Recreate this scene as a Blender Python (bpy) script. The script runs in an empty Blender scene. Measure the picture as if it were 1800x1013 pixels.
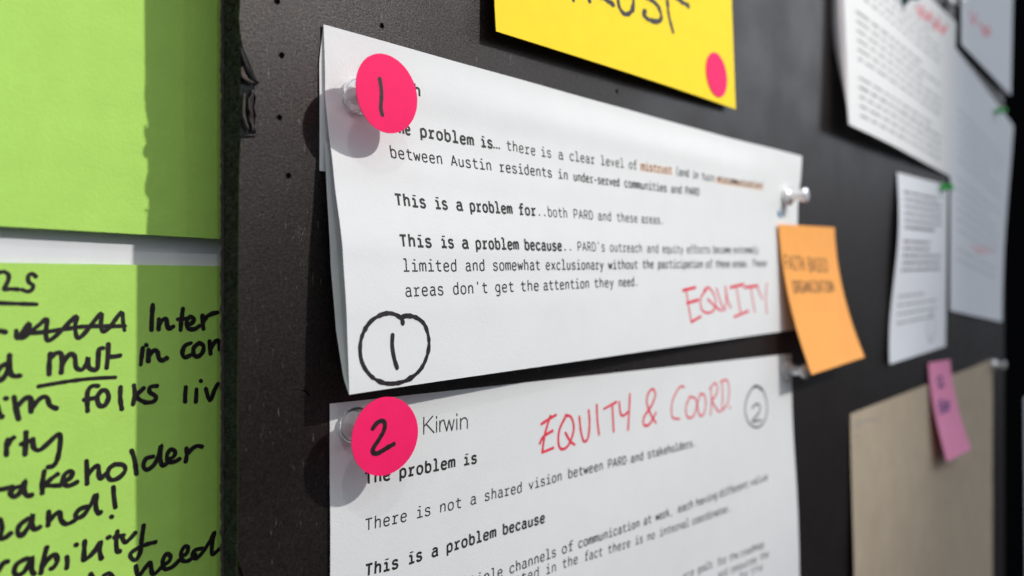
import bpy, bmesh, math, random
from mathutils import Vector, noise
from math import radians as R
random.seed(7)
C = bpy.context.scene.collection
MM = 0.001

# ---------------------------------------------------------------- camera (millimetres -> metres)
FPX, CX, CY, CAMD = 1300.0, 900.0, 506.5, 160.0      # photo pixels are 1800 x 1013
TH = math.atan(1250 / 1300)                          # angle between the view axis and the wall
AX = Vector((math.cos(TH), math.sin(TH), 0)); RT = Vector((math.sin(TH), -math.cos(TH), 0)); UP = Vector((0, 0, 1))
CAM = Vector((0, -CAMD, 0))
cam = bpy.data.cameras.new('camera'); co = bpy.data.objects.new('camera', cam); C.objects.link(co)
co.location = CAM * MM
co.rotation_euler = AX.to_track_quat('-Z', 'Y').to_euler()
cam.sensor_width = 36; cam.lens = 26.0; cam.clip_start = 0.005; cam.clip_end = 50
cam.dof.use_dof = True; cam.dof.focus_distance = 0.199; cam.dof.aperture_fstop = 8.6
bpy.context.scene.camera = co

# ---------------------------------------------------------------- light of the room
w = bpy.data.worlds.new('World'); bpy.context.scene.world = w; w.use_nodes = True
nt = w.node_tree; nt.nodes.clear()
wo = nt.nodes.new('ShaderNodeOutputWorld'); bg = nt.nodes.new('ShaderNodeBackground')
tc = nt.nodes.new('ShaderNodeTexCoord'); sx = nt.nodes.new('ShaderNodeSeparateXYZ'); cr = nt.nodes.new('ShaderNodeValToRGB')
mr = nt.nodes.new('ShaderNodeMapRange'); mr.inputs[1].default_value = -1; mr.inputs[2].default_value = 1
nt.links.new(tc.outputs['Generated'], sx.inputs[0]); nt.links.new(sx.outputs['Z'], mr.inputs[0]); nt.links.new(mr.outputs[0], cr.inputs[0])
cr.color_ramp.elements[0].position = 0.42; cr.color_ramp.elements[0].color = (0.05, 0.053, 0.06, 1)
cr.color_ramp.elements[1].position = 0.85; cr.color_ramp.elements[1].color = (0.84, 0.90, 1.0, 1)
nt.links.new(cr.outputs[0], bg.inputs[0]); bg.inputs[1].default_value = 0.92; nt.links.new(bg.outputs[0], wo.inputs[0])

def lamp(name, loc, watts, radius, col, aim, cone):
    l = bpy.data.lights.new(name, 'SPOT'); l.energy = watts; l.shadow_soft_size = radius; l.color = col
    l.spot_size = R(cone); l.spot_blend = 1.0
    o = bpy.data.objects.new(name, l); o.location = loc; C.objects.link(o)
    o.rotation_euler = (Vector(aim) - Vector(loc)).to_track_quat('-Z', 'Y').to_euler()
lamp('key_track_light', (0.50, -0.85, 0.61), 36.5, 0.014, (1.0, 0.965, 0.92), (0.24, 0, 0.20), 60)
lamp('far_track_light', (0.20, -1.10, 1.00), 2.6, 0.014, (1.0, 0.96, 0.92), (0.2, 0, 0.1), 70)
lamp('side_track_light', (-0.33, -1.00, 1.18), 8, 0.016, (1.0, 0.96, 0.92), (0.2, 0, 0.1), 70)
wl = bpy.data.lights.new('soft_side_light', 'AREA'); wl.size = 0.5; wl.energy = 6.0; wl.color = (0.84, 0.92, 1.0)
wlo = bpy.data.objects.new('soft_side_light', wl); wlo.location = (2.2, -1.1, 0.75); C.objects.link(wlo)
wlo.rotation_euler = (Vector((0.4, 0, 0)) - wlo.location).to_track_quat('-Z', 'Y').to_euler()
vs = bpy.context.scene.view_settings
vs.view_transform = 'Standard'; vs.look = 'None'; vs.exposure = 0.0; vs.gamma = 1

# ---------------------------------------------------------------- geometry helpers
def at(x, y, h=0.0):
    """the point h millimetres in front of the board on the line of sight through photo pixel x, y"""
    r = AX + RT * ((x - CX) / FPX) + UP * ((CY - y) / FPX)
    return CAM + r * ((CAMD - h) / r.y)
def proj(p):
    q = p - CAM; z = q.dot(AX)
    return CX + FPX * q.dot(RT) / z, CY - FPX * q.z / z
def sm(a, b, t):
    t = min(1, max(0, (t - a) / (b - a))); return t * t * (3 - 2 * t)

def link(name, me, mats, parent=None):
    o = bpy.data.objects.new(name, me); C.objects.link(o)
    for m in (mats if isinstance(mats, (list, tuple)) else [mats]): me.materials.append(m)
    if parent: o.parent = parent
    return o
def mesh(name, vs_, fs, mats, parent=None, smooth=False, org=None):
    """vertices in millimetres, world axes; stored relative to the parent's base"""
    o0 = Vector(parent['org']) if parent is not None and 'org' in parent else Vector((0, 0, 0))
    if org is not None: o0 = org
    me = bpy.data.meshes.new(name); me.from_pydata([tuple((Vector(v) - o0) * MM) for v in vs_], [], fs)
    if smooth: me.shade_smooth()
    me.validate(); me.update()
    o = link(name, me, mats, parent)
    if parent is None: o.location = o0 * MM
    return o
ORG = {}
def thing(name, label, cat, org, group=None):
    o = bpy.data.objects.new(name, None); C.objects.link(o); o.empty_display_size = 0.01
    o.location = Vector(org) * MM; o['org'] = tuple(org); o['label'] = label; o['category'] = cat
    if group: o['group'] = group
    return o

class Sheet:
    """a hung sheet of paper: four corners (TL, TR, BL, BR) in mm, plus a bend h(u, v)"""
    def __init__(s, tl, tr, bl, br, bend=None, p=1.0):
        s.c = (tl, tr, bl, br); s.bend = bend; s.p = p
        s.W = ((tr - tl).length + (br - bl).length) / 2; s.H = ((bl - tl).length + (br - tr).length) / 2
    def P(s, u, v):
        tl, tr, bl, br = s.c
        a = tl.lerp(tr, u); b = bl.lerp(br, u)
        q = a.lerp(b, v); vv = max(0, v) ** s.p
        q.y = a.y + (b.y - a.y) * vv
        if s.bend: q.y -= s.bend(u, v)
        return q
    def N(s, u, v):
        e = 1e-3; du = s.P(u + e, v) - s.P(u - e, v); dv = s.P(u, v + e) - s.P(u, v - e) if v > e else s.P(u, v + e) - s.P(u, v)
        n = du.cross(dv).normalized()
        return n if n.y < 0 else -n
    def inv(s, x, y):
        u, v = .5, .5
        for _ in range(14):
            a, b = proj(s.P(u, v)); e = 1e-3
            a1, b1 = proj(s.P(u + e, v)); a2, b2 = proj(s.P(u, v + e))
            j = ((a1 - a) / e, (a2 - a) / e, (b1 - b) / e, (b2 - b) / e); d = j[0] * j[3] - j[1] * j[2]
            rx, ry = x - a, y - b
            u += max(-.3, min(.3, (rx * j[3] - j[1] * ry) / d)); v += max(-.3, min(.3, (j[0] * ry - rx * j[2]) / d))
        return u * s.W, v * s.H
    def pt(s, X, Y, e=0.06):
        u, v = X / s.W, Y / s.H
        return s.P(u, v) + s.N(u, v) * e
    def build(s, name, mat, parent, nu=40, nv=30, t=0.12, curl=0.0):
        V, F = [], []
        for side in (0, 1):
            for j in range(nv + 1):
                for i in range(nu + 1):
                    u, v = i / nu, j / nv
                    V.append(s.P(u, v) - s.N(u, v) * (t * side))
        n = (nu + 1) * (nv + 1); k = lambda i, j: j * (nu + 1) + i
        for j in range(nv):
            for i in range(nu):
                a, b, c, d = k(i, j), k(i + 1, j), k(i + 1, j + 1), k(i, j + 1)
                F.append((a, d, c, b)); F.append((a + n, b + n, c + n, d + n))
        rim = [k(i, 0) for i in range(nu + 1)] + [k(nu, j) for j in range(1, nv + 1)] + [k(i, nv) for i in range(nu - 1, -1, -1)] + [k(0, j) for j in range(nv - 1, 0, -1)]
        m0 = len(V); V += [V[i] for i in rim] + [V[i + n] for i in rim]; L_ = len(rim)   # the cut edge keeps its own normals
        for i in range(L_): j = (i + 1) % L_; F.append((m0 + i, m0 + j, m0 + L_ + j, m0 + L_ + i))
        return mesh(name, V, F, mat, parent, smooth=True)

# ---------------------------------------------------------------- ink: flat ribbons laid on a sheet
def smooth_line(p, closed=False, n=5):
    if len(p) < 3: return p
    out = []
    for i in range(len(p) - 1):
        p0 = p[max(0, i - 1)]; p1 = p[i]; p2 = p[i + 1]; p3 = p[min(len(p) - 1, i + 2)]
        for k in range(n):
            t = k / n
            out.append(tuple(.5 * (2 * b + (c - a) * t + (2 * a - 5 * b + 4 * c - d) * t * t + (3 * b - a - 3 * c + d) * t ** 3) for a, b, c, d in zip(p0, p1, p2, p3)))
    out.append(p[-1]); return out
class Ink:
    def __init__(s, sheet): s.s = sheet; s.V = []; s.F = []; s.e = 0.05
    def strip(s, pts, wd, cap=True, wob=0.0):
        q = [Vector(p) for p in pts]; r = [q[0]]
        for p in q[1:]:
            if (p - r[-1]).length > wd * .12: r.append(p)
        if len(r) == 1: r = [r[0] - Vector((wd * .2, 0)), r[0] + Vector((wd * .2, 0))]
        n = len(r); ws = [wd * (1 + wob * noise.noise(Vector((r[i].x * .8, r[i].y * .8, 3)))) for i in range(n)]
        if cap:
            d0 = (r[0] - r[1]).normalized(); d1 = (r[-1] - r[-2]).normalized()
            r = [r[0] + d0 * wd * .42, r[0] + d0 * wd * .25] + r + [r[-1] + d1 * wd * .25, r[-1] + d1 * wd * .42]
            ws = [ws[0] * .35, ws[0] * .8] + ws + [ws[-1] * .8, ws[-1] * .35]
        n = len(r); b = len(s.V)
        for i in range(n):
            t = (r[min(n - 1, i + 1)] - r[max(0, i - 1)]).normalized(); nn = Vector((-t.y, t.x)) * ws[i] / 2
            s.e += 0.00012
            s.V.append(s.s.pt(*(r[i] + nn), s.e)); s.V.append(s.s.pt(*(r[i] - nn), s.e))
            if i: s.F.append((b + 2 * i - 2, b + 2 * i - 1, b + 2 * i + 1, b + 2 * i))
        s.e += 0.0004
    def pen(s, pts, wd, smooth=True, wob=.25):
        s.strip(smooth_line(pts) if smooth else pts, wd, True, wob)
    def px(s, pts, off, sc, wd, smooth=True, wob=.25):
        s.pen([s.s.inv(off[0] + a / sc, off[1] + b / sc) for a, b in pts], wd, smooth, wob)
    def out(s, name, mat, parent, label=None):
        o = mesh(name, s.V, s.F, mat, parent)
        if label: o['label'] = label
        return o

G = {  # a slab-serif typewriter face drawn as pen strokes: cell 10 wide, x-height 8.6, capitals 11.6 ("~" = curved stroke)
'a': "~2.4,7.2 3.4,8.4 5,8.7 6.8,8.1 7.4,6.3 7.4,3 7.4,.4 8.9,.3/~7.4,5.1 4.5,5.1 2.4,4.2 1.9,2.4 2.8,.5 4.6,0 6.4,.6 7.4,2.2",
'b': "2.3,13 2.3,0/~2.3,6.3 3.6,8.2 5.4,8.7 7.5,7.6 8.2,4.35 7.5,1 5.4,0 3.6,.5 2.3,2.3",
'c': "~8,6.5 7,8.2 5.2,8.7 3,7.8 1.9,4.35 3,1 5.2,0 7,.5 8,2.2",
'd': "7.7,13 7.7,0/~7.7,6.3 6.4,8.2 4.6,8.7 2.5,7.6 1.8,4.35 2.5,1 4.6,0 6.4,.5 7.7,2.3",
'e': "2.2,4.6 8,4.6/~8.1,4.6 7.5,7.5 5.1,8.7 2.7,7.6 1.9,4.35 2.8,1 5.2,0 7.0,.4 8,1.7",
'f': "~8.6,12.7 6.3,12.7 4.9,11.7 4.6,9.5 4.6,6 4.6,.6/1.8,8.3 8,8.3/2.3,.4 7.3,.4",
'g': "~7.6,6.3 6.3,8.3 4.7,8.7 2.7,7.6 1.9,4.6 2.7,1.8 4.7,.7 6.3,1.2 7.6,3/~7.6,8.7 7.6,3 7.6,-1 6.8,-3.3 5,-3.9 2.4,-3.5",
'h': "2.3,13 2.3,0/~2.3,5.8 3.6,8 5.4,8.7 7.2,7.9 7.7,6 7.7,3 7.7,0",
'i': "2.2,8.3 5.3,8.3 5.3,.8/1.8,.4 8.7,.4/!5.2,11.2 5.2,12.6",
'k': "2.4,13 2.4,0/7.9,8.5 2.6,3.6/4.4,5.3 8.3,0",
'l': "1.9,12.6 5,12.6 5,.8/1.7,.4 8.6,.4",
'm': "1.3,8.6 1.3,0/~1.3,6.3 2.3,8.3 3.8,8.4 4.8,7 4.9,4 4.9,0/~4.9,6.3 6,8.3 7.4,8.5 8.6,7.3 8.7,4 8.7,0",
'n': "2.3,8.6 2.3,0/~2.3,5.8 3.6,8 5.4,8.7 7.2,7.9 7.7,6 7.7,3 7.7,0",
'o': "~5,8.7 2.7,7.7 1.8,4.35 2.7,1 5,0 7.3,1 8.2,4.35 7.3,7.7 5,8.7",
'p': "2.3,8.6 2.3,-4/~2.3,6.3 3.6,8.2 5.4,8.7 7.5,7.6 8.2,4.35 7.5,1 5.4,0 3.6,.5 2.3,2.3",
'q': "7.7,8.6 7.7,-4/~7.7,6.3 6.4,8.2 4.6,8.7 2.5,7.6 1.8,4.35 2.5,1 4.6,0 6.4,.5 7.7,2.3",
'r': "1.8,8.2 4,8.2 4,.8/1.5,.4 7.3,.4/~4.1,5 5,7.4 6.5,8.3 8.6,8.3",
's': "~7.7,7 6.6,8.3 5,8.7 3,8.2 2.3,6.6 3.2,5.1 5,4.5 7,3.9 7.8,2.2 7,.5 5,0 3,.4 1.9,1.9",
't': "~4.2,11.5 4.2,8 4.2,2.7 4.8,.9 6.3,.4 8.3,.4/1.7,8.3 8.2,8.3",
'u': "~2.3,8.6 2.3,5 2.3,2.5 3,.6 4.7,0 6.4,.7 7.7,2.6/7.7,8.6 7.7,0",
'v': "1.7,8.6 5,.2/5,.2 8.3,8.6", 'w': "1,8.6 3,.2/3,.2 5,7/5,7 7,.2/7,.2 9,8.6", 'x': "2,8.6 8.2,0/8,8.6 1.8,0",
'y': "1.8,8.6 5.1,.6/~8.2,8.6 5.1,.3 4,-2.7 2,-3.6", 'z': "2,8.3 7.8,8.3/7.8,8.3 2,.4/2,.4 8,.4",
'A': "1.2,0 5,11.6/5,11.6 8.8,0/2.7,3.8 7.3,3.8", 'B': "2.2,0 2.2,11.4/~2.2,11.4 5.6,11.4 7.5,10.3 7.6,7.6 5.6,6.1 2.2,6.1/~2.2,6.1 6,6.1 8.1,4.6 8.1,1.6 6,.2 2.2,.2",
'D': "2,0 2,11.4/~2,11.4 5,11.4 7.3,10.2 8.3,7.6 8.3,4 7.3,1.4 5,.3 2,.3",
'E': "2.2,0 2.2,11.6/2.2,11.4 8,11.4/2.2,6 7.4,6/2.2,.3 8,.3", 'F': "2.2,0 2.2,11.6/2.2,11.4 8,11.4/2.2,6 7.4,6",
'G': "~8,9.4 6.8,11.2 5,11.8 2.8,10.6 1.8,5.8 2.8,1 5,0 7.4,1 8.1,3/8.1,3 8.1,5.4 5.4,5.4", 'H': "2,0 2,11.6/8,0 8,11.6/2,6 8,6",
'I': "5,0 5,11.6/2.4,.3 7.6,.3/2.4,11.4 7.6,11.4", 'K': "2,0 2,11.6/8.2,11.6 2.2,4.4/4.2,6.8 8.6,0", 'N': "2,0 2,11.6/2,11.4 8,.2/8,0 8,11.6",
'O': "~5,11.8 2.7,10.6 1.8,5.8 2.7,1 5,0 7.3,1 8.2,5.8 7.3,10.6 5,11.8", 'Q': "~5,11.8 2.7,10.6 1.8,5.8 2.7,1 5,0 7.3,1 8.2,5.8 7.3,10.6 5,11.8/5,3 8.6,-1.5",
'P': "2.1,0 2.1,11.6/~2.1,11.4 5.6,11.4 7.7,10.3 8.3,8.2 7.7,6 5.6,4.9 2.1,4.9",
'R': "2.1,0 2.1,11.6/~2.1,11.4 5.6,11.4 7.6,10.3 8.1,8.3 7.6,6.4 5.6,5.4 2.1,5.4/5.2,5.2 8.4,0",
'S': "~7.9,9.6 6.8,11.2 5,11.8 2.8,11 2.2,9 3.1,7 5,6 7.2,5 8,3 7.2,.8 5,0 2.8,.6 1.8,2.4",
'T': "1.3,11.3 8.7,11.3/5,11.3 5,0", 'Z': "2,11.3 8,11.3/8,11.3 2,.3/2,.3 8.2,.3",
'.': "!5,0 5,1.9", ',': "!5.2,1.2 4.4,-1.8", "'": "5,13 5,9.6", '-': "2.3,4.6 7.7,4.6", '(': "~7,13.5 4.8,9 4.8,3 7,-2", ')': "~3,13.5 5.2,9 5.2,3 3,-2",
'…': "!1,0 1,1.7/!5,0 5,1.7/!9,0 9,1.7", ' ': ""}
GP = {}
for k_, s_ in G.items():
    GP[k_] = []
    for st in s_.split('/'):
        if not st: continue
        fl = st[0] if st[0] in '~!' else ''
        pts_ = [tuple(float(c) for c in p.split(',')) for p in st.lstrip('~!').split()]
        GP[k_].append((fl, pts_))

def typeset(ink, text, p0, p1, wd, unit=0.254, wsc=1.0, fill=0.0):
    """characters of text spread evenly from p0 to p1 (sheet millimetres) on that baseline"""
    p0, p1 = Vector(p0), Vector(p1); d = p1 - p0; n = len(text); adv = d.length / n; d.normalize(); up = Vector((d.y, -d.x))
    kx = adv / 10 * wsc
    for i, ch in enumerate(text):
        o = p0 + d * (adv * (i + (1 - wsc) / 2))
        for fl, pts in GP.get(ch, []):
            q = smooth_line(pts, n=3) if fl == '~' else pts
            q = [o + d * (x * kx) + up * (y * unit) for x, y in q]
            if fl == '!': ink.strip(q, wd * (1.0 if ch == '…' else 1.7), False)
            elif fl == '~': ink.strip(q, wd, False)
            else:
                for a, b in zip(q, q[1:]): ink.strip([a, b], wd, False)

def baseline(pts):
    def f(x):
        for (a, b), (c, d) in zip(pts, pts[1:]):
            if x <= c or (c, d) == pts[-1]: return b + (d - b) * (x - a) / (c - a)
    return f

# ---------------------------------------------------------------- materials
def mat(name, col, rough=.8, spec=.3, var=.04, scale=300, bump=.15, bscale=900, trans=0.0, sheen=0, dist=0.0001, tcol=None):
    m = bpy.data.materials.new(name); m.use_nodes = True; t = m.node_tree; b = t.nodes['Principled BSDF']
    b.inputs['Roughness'].default_value = rough; b.inputs['Specular IOR Level'].default_value = spec
    g = t.nodes.new('ShaderNodeTexCoord')
    n = t.nodes.new('ShaderNodeTexNoise'); n.inputs['Scale'].default_value = scale; n.inputs['Detail'].default_value = 5; n.inputs['Roughness'].default_value = .65
    t.links.new(g.outputs['Object'], n.inputs['Vector'])
    r = t.nodes.new('ShaderNodeValToRGB'); r.color_ramp.elements[0].position = .3; r.color_ramp.elements[1].position = .7
    r.color_ramp.elements[0].color = (*[max(0, c * (1 - var)) for c in col], 1); r.color_ramp.elements[1].color = (*[min(1, c * (1 + var)) for c in col], 1)
    t.links.new(n.outputs[0], r.inputs[0]); t.links.new(r.outputs[0], b.inputs['Base Color'])
    if bump:
        n2 = t.nodes.new('ShaderNodeTexNoise'); n2.inputs['Scale'].default_value = bscale; n2.inputs['Detail'].default_value = 6; n2.inputs['Roughness'].default_value = .7
        t.links.new(g.outputs['Object'], n2.inputs['Vector'])
        bp = t.nodes.new('ShaderNodeBump'); bp.inputs['Strength'].default_value = bump; bp.inputs['Distance'].default_value = dist
        t.links.new(n2.outputs[0], bp.inputs['Height']); t.links.new(bp.outputs[0], b.inputs['Normal'])
    if trans:
        tr = t.nodes.new('ShaderNodeBsdfTranslucent'); mx = t.nodes.new('ShaderNodeMixShader'); mx.inputs[0].default_value = trans
        tr.inputs[0].default_value = (*(tcol or col), 1)
        t.links.new(b.outputs[0], mx.inputs[1]); t.links.new(tr.outputs[0], mx.inputs[2]); t.links.new(mx.outputs[0], t.nodes['Material Output'].inputs[0])
    return m
PAPER = mat('white_paper', (.85, .86, .86), .75, .25, .02, 70, .55, 1300, .14, dist=.00016)
PAPER_T = mat('thin_backlit_paper', (.86, .83, .84), .75, .25, .02, 60, .2, 900, .45)
PAPER_B = mat('white_copy_paper', (.82, .84, .88), .75, .25, .02, 40, .2, 900, .1)
GREEN = mat('green_card', (.50, .83, .155), .7, .25, .045, 110, .8, 1100, dist=.00016)
WALL = mat('white_wall_paint', (.88, .88, .92), .8, .2, .03, 60, .2, 400)
INK = mat('black_print', (.025, .024, .022), .6, .3, .2, 900, 0)
TONER = mat('grey_print', (.045, .045, .045), .7, .2, .2, 900, 0)
MARKER = mat('black_marker', (.016, .012, .014), .5, .35, .7, 700, .3, 1500)
RED = mat('red_pencil', (.74, .06, .10), .7, .2, .35, 1800, 0)
PALERED = mat('faded_red_pencil', (.80, .30, .33), .7, .2, .25, 1500, 0)
HILITE = mat('orange_highlighter', (.86, .66, .53), .75, .2, .05, 400, 0)
GREYTXT = mat('pale_grey_print', (.30, .31, .31), .7, .2, .2, 900, 0)
YELLOW = mat('yellow_card', (.96, .69, .022), .65, .2, .03, 150, .6, 1000)
PINKDOT = mat('hot_pink_sticker', (.97, .018, .14), .6, .15, .05, 200, .15, 1200)
ORANGE = mat('orange_note_paper', (.98, .43, .11), .7, .2, .04, 60, .4, 900, .08)
PINK = mat('pink_note_paper', (.98, .36, .58), .7, .2, .04, 60, .3, 900, .2, tcol=(.75, .08, .12))
KRAFT = mat('brown_kraft_paper', (.50, .41, .30), .8, .2, .08, 45, .3, 700, .05)
BACKDROP_BLACK = mat('backdrop_black', (.0035, .0035, .004), 1, 0, .2, 200, 0)
STEEL = mat('pin_steel', (.6, .6, .6), .25, .5, .02, 200, 0); STEEL.node_tree.nodes['Principled BSDF'].inputs['Metallic'].default_value = 1
FOAM = mat('black_foam', (.020, .021, .022), .95, .15, .7, 700, 1.0, 900, dist=.0006)
KRAFTEDGE = mat('worn_paper_edge', (.085, .07, .06), .9, .2, .4, 900, .6, 1500)
HOLE = mat('hole_dark', (.002, .002, .002), 1, 0, .1, 200, 0)  # near-black painted in for the shade inside pin holes, also for the scored crescent
BLUE = mat('blue_print', (.10, .25, .42), .7, .2, .2, 900, 0)
NAVY = mat('navy_pen', (.08, .05, .20), .6, .2, .2, 900, 0)

def board_mat():
    m = mat('black_board_paper', (.0098, .0072, .0066), .50, .42, .65, 1100, .6, 1700, dist=.00015)
    t = m.node_tree; b = t.nodes['Principled BSDF']; L = t.links; base = b.inputs['Base Color'].links[0].from_socket
    g = next(n for n in t.nodes if n.bl_idname == 'ShaderNodeTexCoord')
    # pale fibres pressed in the paper, turned two ways
    prev = base
    for ang, sc, amt in ((.5, 420, .11), (-.8, 520, .09), (1.3, 700, .07), (-.2, 1100, .06)):
        mp = t.nodes.new('ShaderNodeMapping'); mp.inputs['Rotation'].default_value = (0, ang, 0); mp.inputs['Scale'].default_value = (sc * 4, sc, sc * .55)
        vn = t.nodes.new('ShaderNodeTexNoise'); vn.inputs['Scale'].default_value = 1; vn.inputs['Detail'].default_value = 2
        rr = t.nodes.new('ShaderNodeValToRGB'); rr.color_ramp.elements[0].position = .70; rr.color_ramp.elements[1].position = .80
        rr.color_ramp.elements[1].color = (amt, amt * .92, amt * .88, 1); rr.color_ramp.elements[0].color = (0, 0, 0, 1)
        ad = t.nodes.new('ShaderNodeMixRGB'); ad.blend_type = 'ADD'; ad.inputs[0].default_value = 1
        L.new(g.outputs['Object'], mp.inputs[0]); L.new(mp.outputs[0], vn.inputs['Vector']); L.new(vn.outputs[0], rr.inputs[0])
        L.new(prev, ad.inputs[1]); L.new(rr.outputs[0], ad.inputs[2]); prev = ad.outputs[0]
    L.new(prev, b.inputs['Base Color'])
    # uneven gloss: rubbed and dull areas
    n = t.nodes.new('ShaderNodeTexNoise'); n.inputs['Scale'].default_value = 28; n.inputs['Detail'].default_value = 6
    r = t.nodes.new('ShaderNodeMapRange'); r.inputs[1].default_value = .3; r.inputs[2].default_value = .7; r.inputs[3].default_value = .36; r.inputs[4].default_value = .50
    L.new(g.outputs['Object'], n.inputs['Vector']); L.new(n.outputs[0], r.inputs[0]); L.new(r.outputs[0], b.inputs['Roughness'])
    b.inputs['Specular Tint'].default_value = (.95, .88, .86, 1)
    # paper grain: the sizing on the fibres shines unevenly
    gn = t.nodes.new('ShaderNodeTexNoise'); gn.inputs['Scale'].default_value = 1500; gn.inputs['Detail'].default_value = 4; gn.inputs['Roughness'].default_value = .8
    gr = t.nodes.new('ShaderNodeMapRange'); gr.inputs[1].default_value = .38; gr.inputs[2].default_value = .62; gr.inputs[3].default_value = .22; gr.inputs[4].default_value = .50
    L.new(g.outputs['Object'], gn.inputs['Vector']); L.new(gn.outputs[0], gr.inputs[0]); L.new(gr.outputs[0], b.inputs['Specular IOR Level'])
    return m
BOARD = board_mat()
def clear(name, col, rough=.03):
    m = bpy.data.materials.new(name); m.use_nodes = True; b = m.node_tree.nodes['Principled BSDF']
    b.inputs['Base Color'].default_value = (*col, 1); b.inputs['Transmission Weight'].default_value = .90; b.inputs['Roughness'].default_value = rough; b.inputs['IOR'].default_value = 1.49
    t = m.node_tree; n = t.nodes.new('ShaderNodeTexNoise'); n.inputs['Scale'].default_value = 260; g = t.nodes.new('ShaderNodeTexCoord')
    bp = t.nodes.new('ShaderNodeBump'); bp.inputs['Strength'].default_value = .2; bp.inputs['Distance'].default_value = .0003
    t.links.new(g.outputs['Object'], n.inputs['Vector']); t.links.new(n.outputs[0], bp.inputs['Height']); t.links.new(bp.outputs[0], b.inputs['Normal'])
    return m
CLEAR = clear('clear_plastic', (.995, .975, .98), .02)
CLOUDY = clear('cloudy_plastic', (.98, .965, .97), .14); CLOUDY.node_tree.nodes['Principled BSDF'].inputs['Transmission Weight'].default_value = .72

GREENPL = mat('green_plastic', (.03, .62, .10), .3, .5, .02, 50, 0, trans=.3); TEALPL = mat('teal_plastic', (.03, .16, .15), .3, .5, .02, 50, 0)

# ---------------------------------------------------------------- the setting: wall behind, added dark partition
def slab(name, x0, x1, y0, y1, z0, z1, m, parent=None):
    V = [(x, y, z) for x in (x0, x1) for y in (y0, y1) for z in (z0, z1)]
    F = [(0, 1, 3, 2), (4, 6, 7, 5), (0, 4, 5, 1), (2, 3, 7, 6), (0, 2, 6, 4), (1, 5, 7, 3)]
    return mesh(name, V, F, m, parent)
o = slab('wall', -400, 1700, 27, 54, -450, 500, WALL); o['kind'] = 'structure'
pt = thing('dark_backdrop', 'added matt black partition beyond the right end of the pinboard', 'backdrop', (1250, 20, -430))
slab('backdrop_panel', 893, 1640, 10, 25, -430, 470, BACKDROP_BLACK, pt)  # added near-black panel standing in for the dark background past the board
slab('backdrop_edge', 1640, 1655, 8, 28, -430, 470, BACKDROP_BLACK, pt)
q = at(1803, 700, -8)
cd = thing('white_card', 'sliver of a white card at the far right, on the black partition', 'card', (q.x + 60, 8, q.z - 130))
sh = Sheet(Vector((q.x, 9, q.z)), Vector((q.x + 150, 9, q.z)), Vector((q.x, 7, q.z - 260)), Vector((q.x + 150, 7, q.z - 260)))
sh.build('card_sheet', PAPER_B, cd, 8, 10)

# ---------------------------------------------------------------- green posters on the wall behind
def behind(x, y, h): return at(x, y, h)
tl = at(0, 398, -24.2); tr = at(380, 420, -23.6)
slope = (tr.z - tl.z) / (tr.x - tl.x)
def gz(x, z0): return z0 + slope * (x - tl.x)
gp = thing('green_poster', 'plain lime green poster on the wall left of the black board, upper of the two', 'poster', (40, 24, tl.z), 'lime green posters behind the board')
up_s = Sheet(Vector((-260, 25.4, 330)), Vector((170, 25.4, 330)), Vector((-260, 24.4, gz(-260, tl.z))), Vector((170, 23.4, gz(170, tl.z))),
             bend=lambda u, v: .35 * noise.noise(Vector((u * 9, v * 9, 1))), p=1)
up_s.build('poster_sheet', GREEN, gp, 60, 60, t=.35)
a = at(0, 462, -25.8); b = at(380, 468, -25.8); sl2 = (b.z - a.z) / (b.x - a.x)
gl = thing('green_poster', 'lime green poster with black marker handwriting, lower left beside the black board', 'poster', (40, 26, -300), 'lime green posters behind the board')
lo_s = Sheet(Vector((-260, 25.8, a.z + sl2 * (-260 - a.x))), Vector((170, 25.8, a.z + sl2 * (170 - a.x))), Vector((-260, 25.8, -330)), Vector((170, 25.8, -330)),
             bend=lambda u, v: .15 * noise.noise(Vector((u * 7, v * 7, 5))))
lo_s.build('poster_sheet', GREEN, gl, 60, 60, t=.35)
G1, G2, G0 = ((0, 380), 2.98), ((0, 700), 3.2375), ((0, 420), 1.709)
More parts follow.
